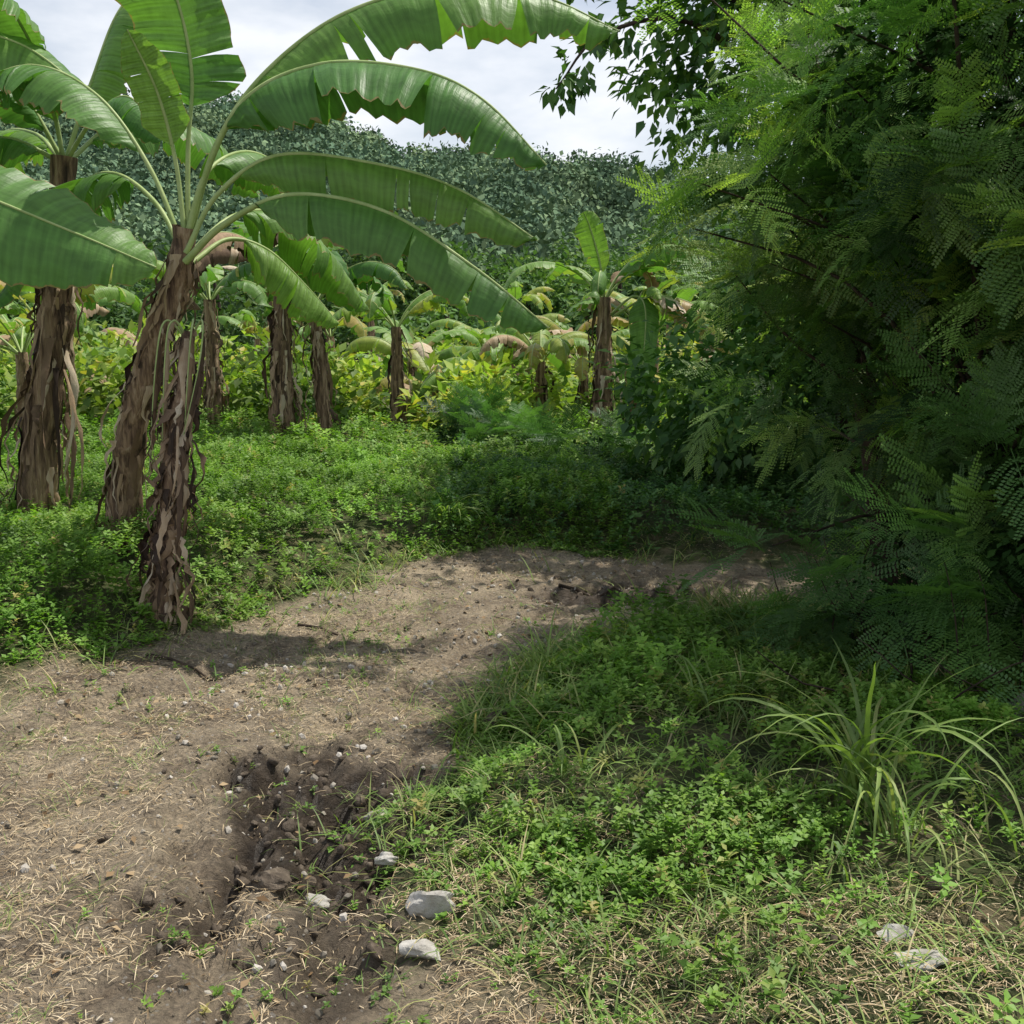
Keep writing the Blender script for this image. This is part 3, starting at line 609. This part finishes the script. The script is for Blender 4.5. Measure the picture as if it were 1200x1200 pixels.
for i in range(140):
    x = rs.uniform(1.5, 3.2); y = rs.uniform(4.2, 5.6); P = [(x, y, 0.05)]; p = np.array([x, y, 0.05]); d = nrm(rs.normal(0, 1, 3) * np.array([.6, .5, .2]) + np.array([0, 0, .9]))
    for k in range(6): p = p + d * .12; d = nrm(d + rs.normal(0, .25, 3)); P.append(p.copy())
    tube(A, P, np.linspace(.007, .002, 7), 4, 2)
A.build('leucaena_tree', [M_bip, M_fill, M_bark])
A = Acc()
for i, (c, rad, n) in enumerate([((2.55, 10, 4.3), (1.6, 1.5, 1.6), 7000), ((3.2, 10.2, 2.5), (1.4, 1.4, 1.4), 5000), ((3.6, 9.6, 5.2), (2., 1.6, 1.4), 5000), ((2.3, 10.4, 1.0), (1.2, 1.1, .8), 4000), ((4.2, 9.6, 2.2), (1.8, 1.4, 2.2), 4000), ((2.7, 11.2, 6.0), (1.6, 1.6, .75), 5000)]):  # last ellipsoid: crown part above the view, added to shade the ground
    blob_leaves(A, c, rad, n, .13, 950 + i, (.45, 1.05), r=(.1, .9), clump=7, cr=.2, droop=.4)
tube(A, spline([(3.2, 10.2, -.1), (3.1, 10.2, 1.5), (2.9, 10.1, 3), (2.8, 10.3, 4.6), (2.8, 10.9, 6.0)], 14), np.linspace(.17, .04, 14), 8, 1)
for e in [((2.9, 10.1, 3.2), (1.6, 9.6, 4.1), (.75, 9.3, 4.0), (.35, 9.2, 3.55)), ((2.9, 10.1, 3.4), (1.6, 9.8, 4.6), (.9, 9.6, 4.7), (.5, 9.5, 4.4))]:
    Sx = spline(e, 14); tube(A, Sx, np.linspace(.035, .006, 14), 5, 1)
    for p in Sx[5:]: blob_leaves(A, p, (.14, .14, .2), 20, .12, int(p[0] * 999) % 9999, (.3, 1.), clump=5, cr=.08, droop=.7)
A.build('broadleaf_tree', [M_broad, M_bark])
for i, (x, y, h) in enumerate([(-.55, 13.2, .5), (.9, 11.6, .4), (2.4, 12.4, .7), (.1, 12.6, .35), (3.4, 12, 1.2)]):
    A = Acc(); pinnate(A, [((x, y, h * .5 + .15), (h, h * .8, h * .6), 1)], 22, .3, 40 + i, 6, (0, .3))
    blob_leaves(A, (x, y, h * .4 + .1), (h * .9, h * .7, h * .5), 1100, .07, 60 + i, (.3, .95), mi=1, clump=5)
    tube(A, [(x, y, -.05), (x, y, h * .6)], [.02, .01], 6, 2); A.build('shrub', [M_bip, M_fill, M_bark])

# ------------------------------------------------------------------ light, sky, camera
sd = Vector((.42, .27, 1.1)).normalized(); el = math.asin(sd.z); az = math.atan2(sd.x, sd.y)
w = bpy.data.worlds.new('World'); scene.world = w; w.use_nodes = True; nt = w.node_tree; nt.nodes.clear()
sk = nt.nodes.new('ShaderNodeTexSky'); sk.sky_type = 'NISHITA'; sk.sun_disc = False; sk.sun_elevation = el; sk.sun_rotation = az; sk.dust_density = 1.5
tc = nt.nodes.new('ShaderNodeTexCoord'); nz = noise(nt, tc.outputs['Generated'], 2.8, 6, .55, (1, 1, 2.6))
cl = ramp(nt, nz, [(.38, (.3, .3, .3)), (.58, (1, 1, 1))])
sx = nt.nodes.new('ShaderNodeSeparateXYZ'); nt.links.new(tc.outputs['Generated'], sx.inputs[0])
fd = ramp(nt, sx.outputs[2], [(.35, (1, 1, 1)), (.8, (.25, .25, .25))])
cl = mix(nt, 1., cl, fd, 'MULTIPLY')
colr = mix(nt, cl, sk.outputs[0], (8.6, 8.9, 9.4))
bg = nt.nodes.new('ShaderNodeBackground'); bg.inputs[1].default_value = .115; nt.links.new(colr, bg.inputs[0])
o = nt.nodes.new('ShaderNodeOutputWorld'); nt.links.new(bg.outputs[0], o.inputs[0])
ld = bpy.data.lights.new('sun', 'SUN'); ld.energy = 5; ld.angle = math.radians(.5); ld.color = (1, .95, .87)
lo = bpy.data.objects.new('sun', ld); scene.collection.objects.link(lo); lo.rotation_euler = (-sd).to_track_quat('-Z', 'Y').to_euler(); lo.location = (5, 5, 12)
cd = bpy.data.cameras.new('camera'); cam = bpy.data.objects.new('camera', cd); scene.collection.objects.link(cam)
cd.sensor_width = 36; cd.angle = math.radians(50); cd.clip_start = .05; cd.clip_end = 6000
cam.location = (0, 0, 1.7); cam.rotation_euler = (math.radians(90 - 9.7), 0, 0); scene.camera = cam
scene.view_settings.view_transform = 'Standard'; scene.view_settings.look = 'None'; scene.view_settings.exposure = 0
